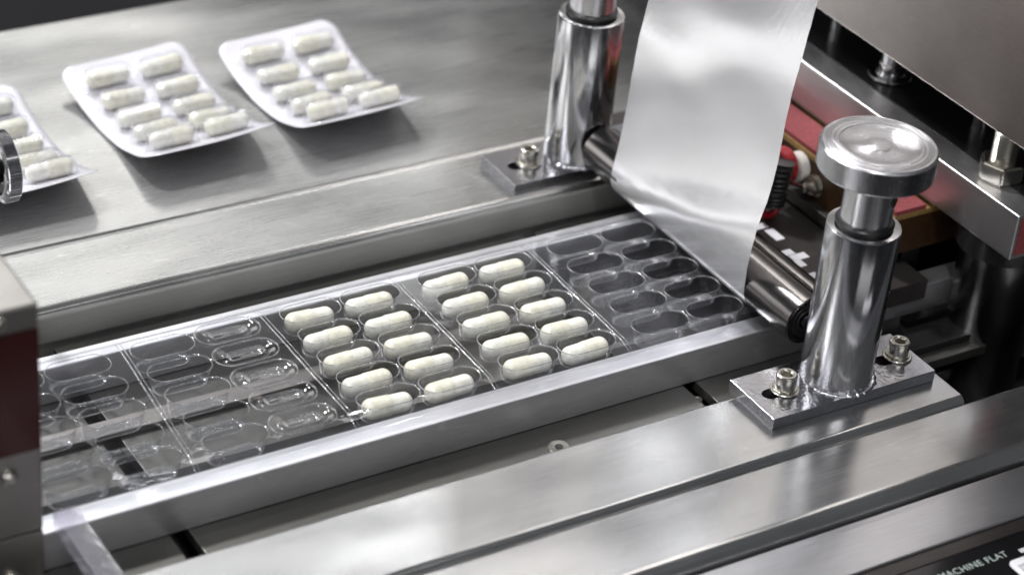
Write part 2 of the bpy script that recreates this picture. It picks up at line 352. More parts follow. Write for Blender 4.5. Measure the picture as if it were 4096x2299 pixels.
# silver trim in front and the black panel
prof = [(-18.85, -3.4), (-18.85, -1.10)] + arc(-18.92, -1.08, .07, 0, 90, 4) + [(-19.12, -1.01), (-19.17, -.985), (-21.18, -.985)] + arc(-21.18, -1.05, .06, 90, 180, 3) + [(-21.24, -3.4)]
struct(obj('trim', extrude_x('trim', prof, X0, X1, angle=50), m=metal('anodised_silver_trim', (.66, .66, .69), .26, (.12, 2, 2), .004, .04)))

# bed of the track: three plates with open slots between them
bed = struct(empty('machine_bed'))
for (a, b2) in ((X0, -9.65), (-8.95, 12.42), (13.0, X1)):
    obj('bed_plate', box_me('bed_plate', a, b2, -10.95, 4.15, -2.35, -1.9, .05), bed, m=M['bed'])
obj('center_strip', box_me('center_strip', X0, 18, -2.25, -1.35, -1.893, -1.62, .05), bed, m=metal('bright_ground_strip', (.30, .285, .27), .35, (.2, 2, 2), .006, .05), label='brighter ground strip down the middle of the bed')
obj('bed_channel', box_me('bed_channel', X0, 62, -5.9, -4.9, -1.893, -1.872, 0), bed, m=M['blackplate'], label='black strip along the bed below the near row of pockets')
obj('pocket_darkening_plate', box_me('pocket_darkening_plate', 10.4, 18, -7.2, .6, -1.58, -1.2, .05), bed, m=M['blackplate'], label='added black plate darkening the empty pockets beside the roller')  # plate added so the empty pockets above it look black
obj('lower_tray', box_me('lower_tray', X0, X1, -20, 30, -6, -5.6, 0), bed, m=M['dark'])
obj('lower_bar', box_me('lower_bar', X0, X1, -9.9, -9.3, -4.2, -3.6, .1), bed, m=M['cover'])

def screw_head(name_root, loc, rr=.42, h=.62, washer=.58, parent=None, group=None, label=None):
    e = empty(name_root, loc)
    if parent: e.parent = parent
    n = 36; V, F = [], []
    def ring(r, z, hexa=False):
        base = len(V)
        for i in range(n):
            a = 2 * PI * i / n
            if hexa:
                q = (a % (PI / 3)) - PI / 6; rad = r * math.cos(PI / 6) / math.cos(q)
            else: rad = r
            V.append((rad * math.cos(a), rad * math.sin(a), z))
        return base
    R = [ring(rr * .97, 0), ring(rr, .04), ring(rr, h - .07), ring(rr - .02, h - .03), ring(rr - .07, h), ring(rr * .66, h), ring(rr * .60, h - .05), ring(rr * .58, h - .06, True), ring(rr * .58, h * .35, True)]
    for a, b2 in zip(R, R[1:]):
        for i in range(n): F.append((a + i, a + (i + 1) % n, b2 + (i + 1) % n, b2 + i))
    F.append(tuple(R[-1] + i for i in range(n)))
    me = mk('head', V, F, angle=28)
    return e, me
def socket_screw(loc, parent, rot=.2, scale=1.0):
    e, me = screw_head('socket_screw', (loc[0], loc[1], loc[2]), parent=parent)
    e.rotation_euler = (0, 0, rot); e.scale = (scale,) * 3
    obj('head', me, e, (0, 0, .13), m=M['screw'])
    w = lathe_me('washer', [(.30, .0), (.56, .0), (.585, .03), (.585, .06), (.56, .08), (.30, .08)], 40, closed=True)
    obj('washer', w, e, (0, 0, 0), m=M['screw'])
    sw = lathe_me('spring_washer', [(.30, .085), (.46, .085), (.48, .10), (.46, .13), (.30, .13)], 36, closed=True)
    obj('washer', sw, e, (0, 0, 0), m=M['screw'])
    return e
M['slotdark'] = M['dark']

# small countersunk screw in the bed
scr = lathe_me('bed_screw', [(0, .02), (.14, .02), (.15, .05), (.34, .06), (.38, .03), (.40, 0)], 32)
b_s = obj('bed_screw', scr, None, (5.65, -9.6, -1.885), m=M['screw']); b_s.scale = (1.15, 1.15, 1.3)
obj('recess', lathe_me('recess', [(0, .064), (.13, .064), (.14, .05)], 6), b_s, m=M['black'])
tag(b_s, 'small round steel screw in the dark bed plate behind the raised near cover', 'screw')
b_s2 = obj('bed_screw', scr, None, (12.72, -8.75, -2.3), m=M['screw']); b_s2.scale = (.55, .55, 1); tag(b_s2, 'small dark screw beside the open slot near the guide post', 'screw')
disc = lathe_me('bed_disc', [(0, 0), (.30, 0), (.9, .02), (.95, .05), (1.0, 0)], 40)
tag(obj('bed_disc', disc, None, (-11.2, 2.3, -1.86), m=M['blackplate']), 'black round cap with a thin bright rim behind the far rail', 'cap')

# ------------------------------------------------------------------ rails
def rail(y0, y1, skew, label):
    zr = -.3
    p = [(y0, -1.86), (y0, zr - .06), (y0 + .06, zr), (y1 - .06, zr), (y1, zr - .06), (y1, -1.86)]
    o = obj('guide_rail', extrude_x('guide_rail', p, -32, 46, y1off=skew, angle=50), m=M['rail'])
    tag(o, label, 'rail', 'guide rails of the track')
    bpy.context.view_layer.update()
    return o
rail(-8.27, -7.28, .25, 'long flat aluminium guide rail on the near side of the clear web')
rail(.68, 1.52, .35, 'long flat aluminium guide rail on the far side of the clear web, by the table')

# ------------------------------------------------------------------ clear blister web
PX, PY = 2.65, 1.57
cols = [-12.28, -9.64, -6.25, -3.55, 0, 2.645, 6.14, 8.79, 12.28, 14.93]
web = empty('blister_web', (0, 0, 0)); tag(web, 'long clear plastic blister web with formed pockets lying on the two rails', 'plastic web')
def sheet_z(x, y):
    """flat between the rails, drooping on to them at the edges, a little wavy"""
    z = .02 * math.sin(x * .7 + y * .4) * .5
    if y > .78: z -= min(1, (y - .78) / .45) * .27
    if y < -7.0:
        t = min(1, (-7.0 - y) / .5); z -= t * .27
        z += t * .10 * max(0, math.sin((x + 13) * .55)) * (1 if x < -6 else .25)
    return z
V, F = [], []
def addface(pts):
    b0 = len(V); V.extend((x, y, sheet_z(x, y)) for x, y in pts); F.append(tuple(range(b0, b0 + len(pts))))
xb = []
for i, cx in enumerate(cols):
    lo = cx - PX / 2; hi = cx + PX / 2; xb.append((lo, hi))
LP, WP = 2.5, 1.2
for i, cx in enumerate(cols):
    lo, hi = xb[i]
    for r in range(5):
        cy = -r * PY
        P = stadium(LP, WP, 8, cx, cy); Q = to_rect(P, cx, cy, (hi - lo) / 2, PY / 2)
        n = len(P)
        b0 = len(V)
        V.extend((x, y, sheet_z(x, y)) for x, y in P); V.extend((x, y, sheet_z(x, y)) for x, y in Q)
        for k in range(n): F.append((b0 + k, b0 + (k + 1) % n, b0 + n + (k + 1) % n, b0 + n + k))
def strip(x0, x1, y0, y1, nx, ny):
    b0 = len(V)
    for i in range(nx + 1):
        for j in range(ny + 1):
            x = x0 + (x1 - x0) * i / nx; y = y0 + (y1 - y0) * j / ny
            V.append((x, y, sheet_z(x, y)))
    for i in range(nx):
        for j in range(ny):
            a = b0 + i * (ny + 1) + j; F.append((a, a + ny + 1, a + ny + 2, a + 1))
ytop, ybot = PY / 2, -4 * PY - PY / 2
for i in range(len(cols) - 1):
    g0, g1 = xb[i][1], xb[i + 1][0]
    if g1 - g0 > .02: strip(g0, g1, ybot, ytop, 3, 20)
strip(-24, xb[0][0], ybot, ytop, 12, 12)
strip(xb[-1][1], 18.1, ybot, ytop, 6, 12)
strip(-24, 18.1, ytop, 1.38, 100, 6)
strip(-24, 18.1, -8.0, ybot, 100, 10)
bm = bmesh.new(); me = mk('web_sheet', V, F); bm.from_mesh(me); bpy.data.meshes.remove(me)
bmesh.ops.remove_doubles(bm, verts=bm.verts, dist=1e-4)
obj('web_sheet', bm_to('web_sheet', bm, angle=60), web, m=M['film'])

def tray_me(name, L, w, Lb, wb, depth, fillet=.12, n=8, rimh=.035):
    levels = [(L + .07, w + .07, .0), (L + .04, w + .04, rimh), (L, w, rimh * .8), (L - .02, w - .02, -.03)]
    for t in (.3, .6, .85): levels.append((L + (Lb - L) * t, w + (wb - w) * t, -depth * t))
    for a in (20, 45, 70, 90):
        s = math.sin(math.radians(a)); c = math.cos(math.radians(a))
        levels.append((Lb - 2 * fillet * (1 - c), wb - 2 * fillet * (1 - c), -depth + fillet * (1 - s) * 1.0))
    levels.append((Lb - 2 * fillet - .06, wb - 2 * fillet - .06, -depth)); levels.append((Lb - 2 * fillet - .10, wb - 2 * fillet - .10, -depth))
    V, F = [], []; k = 4 * n
    for (l, ww, z) in levels: V.extend((x, y, z) for x, y in stadium(l, ww, n))
    for j in range(len(levels) - 1):
        for i in range(k): F.append((j * k + i, j * k + (i + 1) % k, (j + 1) * k + (i + 1) % k, (j + 1) * k + i))
    F.append(tuple((len(levels) - 1) * k + i for i in range(k)))
    me = mk(name, V, F, angle=80)
    for p in me.polygons: p.material_index = 1 if p.index < 3 * k or 7 * k <= p.index < 10 * k else 0
    return me
pocket_me = tray_me('pocket', LP, WP, 2.2, .86, .80); pocket_me.materials.append(M['pocketm']); pocket_me.materials.append(M['rim'])
shallow_me = tray_me('shallow_pocket', 2.62, 1.34, 1.6, .62, .16, fillet=.22, rimh=.05); shallow_me.materials.append(clear_film('clear_wrinkled_pocket', .06, .7, .06, .01, .06, 1.1)); shallow_me.materials.append(M['rim'])
for i, cx in enumerate(cols):
    for r in range(5):
        cy = -r * PY; mee = shallow_me if abs(cx + 3.55) < .1 else pocket_me
        o = obj('pocket', mee, web, (cx, cy, sheet_z(cx, cy)), (0, 0, random.uniform(-.01, .01)))
        if mee is shallow_me: o['label'] = 'shallow sagging pocket that did not form fully'
for (x, ya, yb, dx) in ((-7.75, 1.0, -7.4, -.55), (-1.97, 1.0, -7.4, .06), (4.03, 1.0, -7.4, 0), (10.2, 1.0, -7.4, -.05)):
    pts = [(x + dx * t / 12 + random.uniform(-.012, .012), ya + (yb - ya) * t / 12, sheet_z(x, ya + (yb - ya) * t / 12) + .015) for t in range(13)]
    obj('seam', tube_me('seam', pts, [.018 + .018 * math.sin(PI * t / 12) for t in range(13)], 8), web, m=M['seam'])
    pts2 = [(p[0] + .16, p[1], p[2] - .005) for p in pts]
    obj('seam', tube_me('seam', pts2, .012, 6), web, m=M['seam'])

# ------------------------------------------------------------------ capsules
def capsule_meshes():
    r1, r2 = .375, .40; Lh = 2.14 / 2
    def prof(r, xa, xb_, round_at_b):
        P = []
        c = xb_ - r
        P.append((r * .985, xa)); P.append((r, xa + .015)); P.append((r, xa + .3)); P.append((r, c))
        for i in range(1, 11):
            a = PI / 2 * i / 10; P.append((r * math.cos(a) if i < 10 else 0.0, c + r * .92 * math.sin(a)))
        return P
    cap = lathe_me('capsule_cap', [(r1 * .9, -.1)] + prof(r2, -.1, Lh, True), 36, 'X', 40)
    pb = prof(r1, -.12, Lh, True)
    body = lathe_me('capsule_body', [(r, -h) for r, h in pb], 36, 'X', 40)
    cap.materials.append(M['capcream']); body.materials.append(M['capwhite'])
    return cap, body
CAP, BODY = capsule_meshes()
def make_capsule(loc, rot, parent=None):
    e = empty('capsule', loc, rot)
    if parent: e.parent = parent
    obj('cap', CAP, e); obj('body', BODY, e)
    return e
row_w = ['rearmost', 'second', 'middle', 'fourth', 'frontmost']
col_w = ['leftmost filled column', 'second filled column from the left', 'third filled column from the left', 'rightmost filled column']
cap_left = [[1, 0, 1, 0, 1], [0, 0, 1, 1, 1], [0, 0, 0, 0, 1], [0, 1, 1, 1, 0]]
for ci, cx in enumerate([0, 2.645, 6.14, 8.79]):
    for r in range(5):
        left = cap_left[ci][r]
        e = make_capsule((cx + random.uniform(-.03, .03) - .02, -r * PY + random.uniform(-.03, .03), -.40 + random.uniform(-.012, .012)),
                         (random.uniform(0, 6.28), random.uniform(-.035, .035), (PI if left else 0) + random.uniform(-.035, .035)))
        tag(e, 'white and cream capsule in the %s pocket of the %s' % (row_w[r], col_w[ci]), 'capsule', 'loose capsules in the clear web')

# ------------------------------------------------------------------ finished blister packs on the table
def blister_pack(cx, cy, kf, kb, corner, label, columns=(-1.325, 1.325), rz=.036, lift=0.0, seed=1, pitch=1.035):
    rnd = random.Random(seed)
    root = empty('blister_pack', (cx, cy, zt), (0, 0, rz)); tag(root, label, 'blister pack', 'finished blister packs on the table')
    HU, HV, rc = 3.08, 3.15 * 1.5 * pitch / 1.035, .75
    def surf(u, v):
        z = .12 + lift + (kf if v < 0 else kb) * v * v + corner * ((u + 3) / 6) ** 3 * (abs(v) / 4.5) ** 2
        z += .02 * math.sin(3 * v + u) * .5
        yy = v * (1 - .010 * abs(v) * (kf if v < 0 else kb) / .05)
        return Vector((u, yy, z))
    vs = []
    nv = 44
    for i in range(nv + 1):
        t = -math.cos(PI * i / nv); vs.append(HV * t)
    nu = 20; V, F = [], []
    for v in vs:
        a = abs(v) - (HV - rc)
        w = HU if a <= 0 else HU - rc + math.sqrt(max(0, rc * rc - a * a))
        for j in range(nu + 1): V.append(surf(-w + 2 * w * j / nu, v))
    for i in range(nv):
        for j in range(nu):
            a = i * (nu + 1) + j; F.append((a, a + 1, a + nu + 2, a + nu + 1))
    o = obj('foil_backing', mk('foil_backing', V, F), root, m=M['backing'])
    sm = o.modifiers.new('thickness', 'SOLIDIFY'); sm.thickness = .03; sm.offset = 1
    for uc in columns:
        for r in range(5):
            vc = (2 - r) * PY * pitch
            p = surf(uc, vc); pv = (surf(uc, vc + .1) - surf(uc, vc - .1)).normalized(); pu = (surf(uc + .1, vc) - surf(uc - .1, vc)).normalized()
            nrm = pu.cross(pv).normalized(); pv = nrm.cross(pu)
            Rm = Matrix((pu, pv, nrm)).transposed()
            obj('pocket', pocket_me, root, p + nrm * .05, (Rm @ Matrix.Rotation(PI, 3, 'X')).to_euler())
            c = make_capsule(p + nrm * (.44), (Rm @ Euler((rnd.uniform(0, 6.28), rnd.uniform(-.02, .02), (PI if rnd.random() < .5 else 0) + rnd.uniform(-.03, .03))).to_matrix()).to_euler(), root)
    return root
blister_pack(8.78, 16.1, .056, .044, .20, 'finished ten-capsule blister pack nearest the rear guide post, rightmost of three', seed=2)
blister_pack(1.42, 16.55, .050, .034, .26, 'finished ten-capsule blister pack lying between the two others on the table', seed=3, pitch=1.075)
blister_pack(-7.0, 15.75, .050, .036, .22, 'finished blister pack cut by the left photo edge behind the knurled knob', columns=(1.325,), seed=4)

# ------------------------------------------------------------------ guide posts
def plate_me(x0, x1, y0, y1, z0, z1, holes):
    """plate with real slots: holes = [(cx, L, w)], centred in y"""
    V, F = [], []; cy = (y0 + y1) / 2; hy = (y1 - y0) / 2
    cuts = [x0]
    for (hx, L, w) in holes: cuts += [hx - L / 2 - .45, hx + L / 2 + .45]
    cuts.append(x1); cuts = [c for c in cuts]
    bm = bmesh.new()
    def quad(pts): bm.faces.new([bm.verts.new(p) for p in pts])
    for z in (z0, z1):
        xs = [x0] + sum([[hx - L / 2 - .4, hx + L / 2 + .4] for (hx, L, w) in holes], []) + [x1]
        for i in range(0, len(xs), 2):
            if xs[i + 1] > xs[i] + 1e-4: quad([(xs[i], y0, z), (xs[i + 1], y0, z), (xs[i + 1], y1, z), (xs[i], y1, z)])
        for (hx, L, w) in holes:
            P = stadium(L, w, 8, hx, cy); Q = to_rect(P, hx, cy, L / 2 + .4, hy); n = len(P)
            for k in range(n):
                k2 = (k + 1) % n; quad([(*P[k], z), (*P[k2], z), (*Q[k2], z), (*Q[k], z)])
    for (hx, L, w) in holes:
        P = stadium(L, w, 8, hx, cy); n = len(P)
        for k in range(n):
            k2 = (k + 1) % n; quad([(*P[k], z0), (*P[k2], z0), (*P[k2], z1), (*P[k], z1)])
    quad([(x0, y0, z0), (x0, y1, z0), (x0, y1, z1), (x0, y0, z1)]); quad([(x1, y0, z0), (x1, y1, z0), (x1, y1, z1), (x1, y0, z1)])
    for y in (y0, y1):
        xs = sorted(set([x0, x1] + [round(v, 6) for (hx, L, w) in holes for v in (hx - L / 2 - .4, hx + L / 2 + .4)]))
        for hx, L, w in holes:
            Q = to_rect(stadium(L, w, 8, hx, cy), hx, cy, L / 2 + .4, hy)
            xs += [q[0] for q in Q if abs(q[1] - y) < 1e-6]
        xs = sorted(xs); xs = [x for i, x in enumerate(xs) if i == 0 or x - xs[i - 1] > 1e-5]
        for a, b2 in zip(xs, xs[1:]): quad([(a, y, z0), (b2, y, z0), (b2, y, z1), (a, y, z1)])
    bmesh.ops.remove_doubles(bm, verts=bm.verts, dist=1e-4)
    return bm_to('base_plate', bm, angle=30)
def weld_me(cx, cy, z, r, a0, a1, seed):
    """lumpy weld bead running round the foot of the post"""
    rnd = random.Random(seed); n = 90; k = 10; V, F = [], []
    ph = [rnd.uniform(0, 6.28) for _ in range(4)]
    for i in range(n + 1):
        a = math.radians(a0 + (a1 - a0) * i / n)
        q = math.degrees(a) % 360; big = 1 if 250 < q < 345 else .25
        rr = .07 + .03 * big + .05 * big * math.sin(a * 19 + ph[0]) * math.sin(a * 43 + ph[1]) + rnd.uniform(-.02, .02) * big
        rr *= min(1, .3 + i / 6, .3 + (n - i) / 6)
        for j in range(k):
            b = 2 * PI * j / k; q = rr * (1 + rnd.uniform(-.15, .15))
            d = r + .03 + math.cos(b) * q * 1.25
            V.append((cx + math.cos(a) * d, cy + math.sin(a) * d, z + math.sin(b) * q * .8 + .02))
    for i in range(n):
        for j in range(k): F.append((i * k + j, i * k + (j + 1) % k, (i + 1) * k + (j + 1) % k, (i + 1) * k + j))
    return mk('weld_bead', V, F)
POST_X = 16.4
def guide_post(x, y, ztop, label, knob=True, plate=(-4.0, 3.9, -1.42, 1.42)):
    root = empty('guide_post', (x, y, zt)); tag(root, label, 'guide post', 'guide posts carrying the roller')
    h0 = .5
    pl = obj('base_plate', plate_me(plate[0], plate[1], plate[2], plate[3], .012, h0, [(-2.72, 1.45, .62), (2.75, 1.45, .62)]), root, m=M['plate'])
    bv = pl.modifiers.new('chamfer', 'BEVEL'); bv.width = .035; bv.segments = 2; bv.limit_method = 'ANGLE'; bv.angle_limit = math.radians(50); bv.harden_normals = True
    H = ztop - zt
    prof = [(0, h0 + .01), (1.41, h0 + .01), (1.42, h0 + .05), (1.42, H - .08), (1.40, H - .02), (1.36, H), (1.02, H), (1.0, H - .05), (1.0, H - .2), (0, H - .2)]
    obj('post', lathe_me('post', prof, 96, angle=30), root, m=M['chrome'])
    obj('weld_bead', weld_me(0, 0, h0, 1.42, -160, 20, 5), root, m=M['plate'])
    obj('seal_ring', lathe_me('seal_ring', [(.9, H - .1), (1.0, H - .1), (1.05, H + .02), (1.12, H + .10), (1.12, H + .2), (1.04, H + .28), (.9, H + .28)], 64), root, m=M['black'])
    obj('neck', lathe_me('neck', [(.97, H - .1), (.97, H + 2.5), (.9, H + 2.55)], 64), root, m=M['knob'])
    if knob:
        z0 = H + 2.36; R = 2.2
        zt2 = z0 + 1.06
        prof = [(0.9, z0 + .02), (R - .1, z0), (R - .03, z0 + .04), (R, z0 + .1), (R, zt2 - .10), (R - .06, zt2 - .03), (R - .10, zt2)]
        for g in (1.98, 1.90, 1.82, 1.66): prof += [(g + .02, zt2), (g, zt2 - .022), (g - .02, zt2)]
        prof += [(1.50, zt2), (1.47, zt2 - .03), (1.42, zt2 - .045), (1.38, zt2 - .07), (1.15, zt2 - .12), (1.12, zt2 - .13), (.85, zt2 - .15), (.6, zt2 - .13), (.57, zt2 - .115), (.45, zt2 - .10), (.42, zt2 - .075), (.2, zt2 - .04), (.06, zt2 - .02), (0, zt2 - .035)]
        obj('knob', lathe_me('knob', prof, 160, angle=25), root, m=M['knobtop'])
        s = lathe_me('set_screw', [(0, .0), (.13, .0), (.15, .03), (.21, .03), (.24, .0), (.24, -.2)], 24, 'Y')
        a = math.radians(-62)
        obj('set_screw', s, root, (math.cos(a) * .98, math.sin(a) * .98, H + 1.32), (0, 0, a - PI / 2), m=M['black'])
    else:
        obj('shaft', lathe_me('shaft', [(.95, H + 2.2), (.95, H + 14)], 48), root, m=M['chrome'])
    socket_screw((-2.45, 0, h0 + .012), root, .3)
    socket_screw((3.1, 0, h0 + .012), root, .9)
    return root
# turned aluminium with concentric tool marks
m, nt, b = newmat('turned_aluminium_with_tool_marks'); L = nt.links
b.inputs['Metallic'].default_value = 1; b.inputs['Base Color'].default_value = (.58, .58, .60, 1); b.inputs['Roughness'].default_value = .15; b.inputs['Anisotropic'].default_value = .75; b.inputs['Anisotropic Rotation'].default_value = .25
tg = N(nt, 'ShaderNodeTangent', direction_type='RADIAL', axis='Z'); L.new(tg.outputs[0], b.inputs['Tangent'])
tc = N(nt, 'ShaderNodeTexCoord'); sx = N(nt, 'ShaderNodeSeparateXYZ'); L.new(tc.outputs['Object'], sx.inputs[0])
c2 = N(nt, 'ShaderNodeCombineXYZ'); L.new(sx.outputs[0], c2.inputs[0]); L.new(sx.outputs[1], c2.inputs[1])
ln = N(nt, 'ShaderNodeVectorMath', operation='LENGTH'); L.new(c2.outputs[0], ln.inputs[0])
c3 = N(nt, 'ShaderNodeCombineXYZ'); L.new(ln.outputs['Value'], c3.inputs[0])
n1 = N(nt, 'ShaderNodeTexNoise'); n1.inputs['Scale'].default_value = 9; n1.inputs['Detail'].default_value = 6; n1.inputs['Roughness'].default_value = .8; L.new(c3.outputs[0], n1.inputs['Vector'])
kn = N(nt, 'ShaderNodeTexNoise'); kn.inputs['Scale'].default_value = 26; L.new(tc.outputs['Object'], kn.inputs['Vector'])
mx = N(nt, 'ShaderNodeMath', operation='MULTIPLY_ADD'); L.new(kn.outputs['Fac'], mx.inputs[0]); mx.inputs[1].default_value = .25; L.new(n1.outputs['Fac'], mx.inputs[2])
bp = N(nt, 'ShaderNodeBump'); bp.inputs['Distance'].default_value = .035; L.new(mx.outputs[0], bp.inputs['Height']); L.new(bp.outputs[0], b.inputs['Normal'])
M['knobtop'] = m

guide_post(POST_X, -12.25, 6.9, 'chromed guide post with round dished knob on the near slotted base plate')
guide_post(POST_X, 6.45, 6.9, 'chromed guide post behind the foil, rising out of the top of the photo', knob=False)

# ------------------------------------------------------------------ rollers
def roller(x, z, r, y0, y1, label, mat, bearing=True):
    root = empty('roller', (x, y0, z)); tag(root, label, 'roller', 'rollers across the track')
    Lr = y1 - y0
    obj('sleeve', lathe_me('sleeve', [(r - .12, .0), (r - .04, .0), (r, .05), (r, Lr - .05), (r - .04, Lr), (r - .12, Lr)], 72, 'Y'), root, m=mat)
    if bearing:
        for (yy, s) in ((.0, 1), (Lr, -1)):
            o = obj('bearing', lathe_me('bearing', [(r - .12, .03), (r - .13, .10), (r - .28, .10), (r - .29, .02), (r - .34, .02), (r - .35, .10), (r - .52, .12), (r - .53, .05), (.38, .05), (.36, .2), (0, .2)], 56, 'Y'), root, (0, yy, 0), m=M['black'])
            if s < 0: o.rotation_euler = (PI, 0, 0)
    obj('axle', lathe_me('axle', [(0, -1.2), (.30, -1.2), (.30, Lr + 1.2), (0, Lr + 1.2)], 32, 'Y'), root, m=M['chrome'])
    return root
RX, RZ, RR = 16.62, 1.12, 1.03
roller(RX, RZ, RR, -9.95, 4.85, 'dark steel roller carrying the foil, its black bearing end against the post', M['roller'])
roller(18.34, .66, .66, -9.2, 4.85, 'second dark roller running parallel just behind the foil roller', M['roller2'])

# ------------------------------------------------------------------ aluminium foil
def foil_profile():
    P = []
    rr = RR + .012
    for i in range(60):      # from above down to the roller
        z = 26 - (26 - 1.35) * i / 59; lean = max(0, z - 1.2)
        P.append((RX - rr + .006 + .112 * lean - .0013 * lean * lean, z))
    for i in range(1, 13):
        a = PI + (PI / 2) * i / 12; P.append((RX + rr * math.cos(a), RZ + rr * math.sin(a)))
    P.append((RX + .8, RZ - rr)); P.append((RX + 1.4, RZ - rr))
    return P
def zb(y): return 1.35 + 3.9 * min(1, max(0, (2.72 - y) / 9.87))
FP = foil_profile(); YL, YR = 2.55, -7.15
V, F = [], []; ny = 60
for i, (x, z) in enumerate(FP):
    for j in range(ny + 1):
        t = j / ny; y = YL + (YR - YL) * t
        ss = z
        w = (.12 * math.sin(z * .55 + .9 * math.sin(y * .42 + 1)) + .015 * math.sin(z * 1.3 - y * .5 + 2) + .003 * math.sin(z * 2.9 + y * .8)) * min(1, max(0, (z - zb(y)) / 3))
        zl = 1.35 + 3.9 * min(1, max(0, (YL - y) / (YL - YR)))      # the flap below this diagonal fold bulges forward
        if 1.12 < z < zl and zl > 1.5:
            q = (zl - z) / (zl - 1.12); w -= .2 * math.sin(PI * q) * min(1, (zl - 1.2) / 2.5)
            w += .012 * math.sin(y * 1.7 + z * 2.2) * math.sin(PI * q)
        ye = y + (random.uniform(-.012, .012) if j in (0, ny) else 0)
        V.append((x + w, ye, z))
for i in range(len(FP) - 1):
    for j in range(ny):
        a = i * (ny + 1) + j; F.append((a, a + 1, a + ny + 2, a + ny + 1))
fo = obj('foil_web', mk('foil_web', V, F), m=M['foil'])
tag(fo, 'wide satin aluminium foil hanging from above and passing under the roller', 'foil')

# ------------------------------------------------------------------ sealing station on the right
st = empty('sealing_station', (30, 0, 0)); tag(st, 'sealing station with black platen, steel edge bar and brown insulated heater', 'machine')
def part(name, me, m, loc=(0, 0, 0), rot=(0, 0, 0), parent=st, label=None):
    off = Vector(parent.location) if parent is st else Vector((0, 0, 0))
    return obj(name, me, parent, Vector(loc) - off, rot, m, label)
part('edge_bar', box_me('edge_bar', 24.93, 26.3, -11.85, 16, 2.92, 4.98, .07, 3), M['rail_x'])
part('platen', box_me('platen', 26.303, 52, -11.82, 16, 3.0, 4.985, .03), M['blackplate'])
part('red_label', box_me('red_label', 25.12, 26.2, -11.885, -11.853, 3.15, 4.8, 0), M['redrub'])
part('silicone_strip', box_me('silicone_strip', 23.12, 24.75, -6.98, 9, 2.70, 2.91, .03), M['redrub'], label='pink-red rubber strip under the steel bar')
part('heater_board', box_me('heater_board', 23.1, 34, -6.95, 9, .75, 2.45, .03), M['brown'])
part('heater_board_edge', box_me('heater_board_edge', 23.04, 34, -6.99, 9, 2.453, 2.697, .02), M['brass'])
part('lower_plate', box_me('lower_plate', 22.7, 34, -5.0, 9, .2, .74, .04), M['bed'])
# dark sealing table with white marks
tb = part('sealing_table', box_me('sealing_table', 18.2, 24.5, -8.2, 9, -.9, .02, .03), plain('dark_coated_plate', (.035, .031, .030), .3, bscale=1.5))
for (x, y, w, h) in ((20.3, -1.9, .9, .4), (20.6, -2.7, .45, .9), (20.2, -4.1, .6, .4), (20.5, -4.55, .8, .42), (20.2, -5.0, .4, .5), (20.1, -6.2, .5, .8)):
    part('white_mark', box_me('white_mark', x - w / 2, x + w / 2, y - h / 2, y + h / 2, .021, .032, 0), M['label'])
# terminal: coiled black sheath, red lead, white ceramic collar, nut
cx0 = 22.7
pts = [(22.2, .10 - .06 * i * 0 + .02 * i, 1.75 - .14 * i) for i in range(3)]
def coil_tube(name, pts, r, amp, ncoil, n=16):
    P = [Vector(p) for p in pts]; out = []; rad = []
    K = ncoil * 6
    for i in range(K + 1):
        t = i / K * (len(P) - 1); a = int(min(t, len(P) - 2)); f = t - a
        out.append(P[a].lerp(P[a + 1], f)); rad.append(r + amp * math.cos(2 * PI * i / 6))
    return tube_me(name, out, rad, n)
cab = empty('heater_cable', (22.4, .6, 1.5)); tag(cab, 'red heater lead with ribbed black sheath behind the right foil edge', 'cable')
def cp(name, me, m, loc=(0, 0, 0), rot=(0, 0, 0)): return obj(name, me, cab, Vector(loc) - Vector(cab.location), rot, m)
def rel(pts): return [(p[0] - 22.4, p[1] - .6, p[2] - 1.5) for p in pts]
obj('sheath', coil_tube('sheath', rel([(21.5, -1.2, 2.65), (21.35, -1.25, 1.9), (21.25, -1.3, 1.3), (21.2, -1.3, .75)]), .66, .05, 9), cab, m=M['black'])
obj('lead', tube_me('lead', rel([(21.15 + .55 * math.sin(a), -1.5, .95 - .75 * math.cos(a)) for a in [PI * (i / 14 - .5) for i in range(15)]]), .17, 12), cab, m=M['red'])
cp('red_sleeve', lathe_me('red_sleeve', [(0, -.6), (.74, -.6), (.80, -.54), (.80, -.1), (.74, 0), (0, 0)], 40, 'X'), M['red'], (22.5, -.62, 1.95))
cp('ceramic_collar', lathe_me('ceramic_collar', [(.2, -.42), (.60, -.42), (.66, -.36), (.66, .0), (.2, .0)], 40, 'X'), M['white'], (23.05, -.85, 1.85))
tn = empty('terminal_nut', (22.95, -2.0, 1.5)); tag(tn, 'small steel terminal nut with crimped wire on the brown board', 'nut')
def hexnut_me(r, h, bore, n=6):
    bm = bmesh.new()
    res = bmesh.ops.create_cone(bm, cap_ends=True, segments=6, radius1=r, radius2=r, depth=h)
    bmesh.ops.bevel(bm, geom=[e for e in bm.edges], offset=r * .09, segments=2, affect='EDGES')
    return bm_to('nut', bm, angle=30)
obj('nut', hexnut_me(.42, .3, .2), tn, (-.1, 0, 0), (0, PI / 2, 0), M['screw'])
obj('washer', lathe_me('washer', [(0, 0), (.5, 0), (.5, .06), (0, .06)], 32, 'X'), tn, (.06, 0, 0), m=M['screw'])
obj('stud', lathe_me('stud', [(0, -.55), (.16, -.55), (.2, -.5), (.2, 0)], 20, 'X'), tn, (-.1, 0, 0), m=M['screw'])
obj('wire', tube_me('wire', [(-.45, .05, -.02), (-.6, .45, -.08), (-.75, .9, -.15), (-.9, 1.3, -.2)], [.13, .09, .08, .08], 10), tn, m=M['screw'])

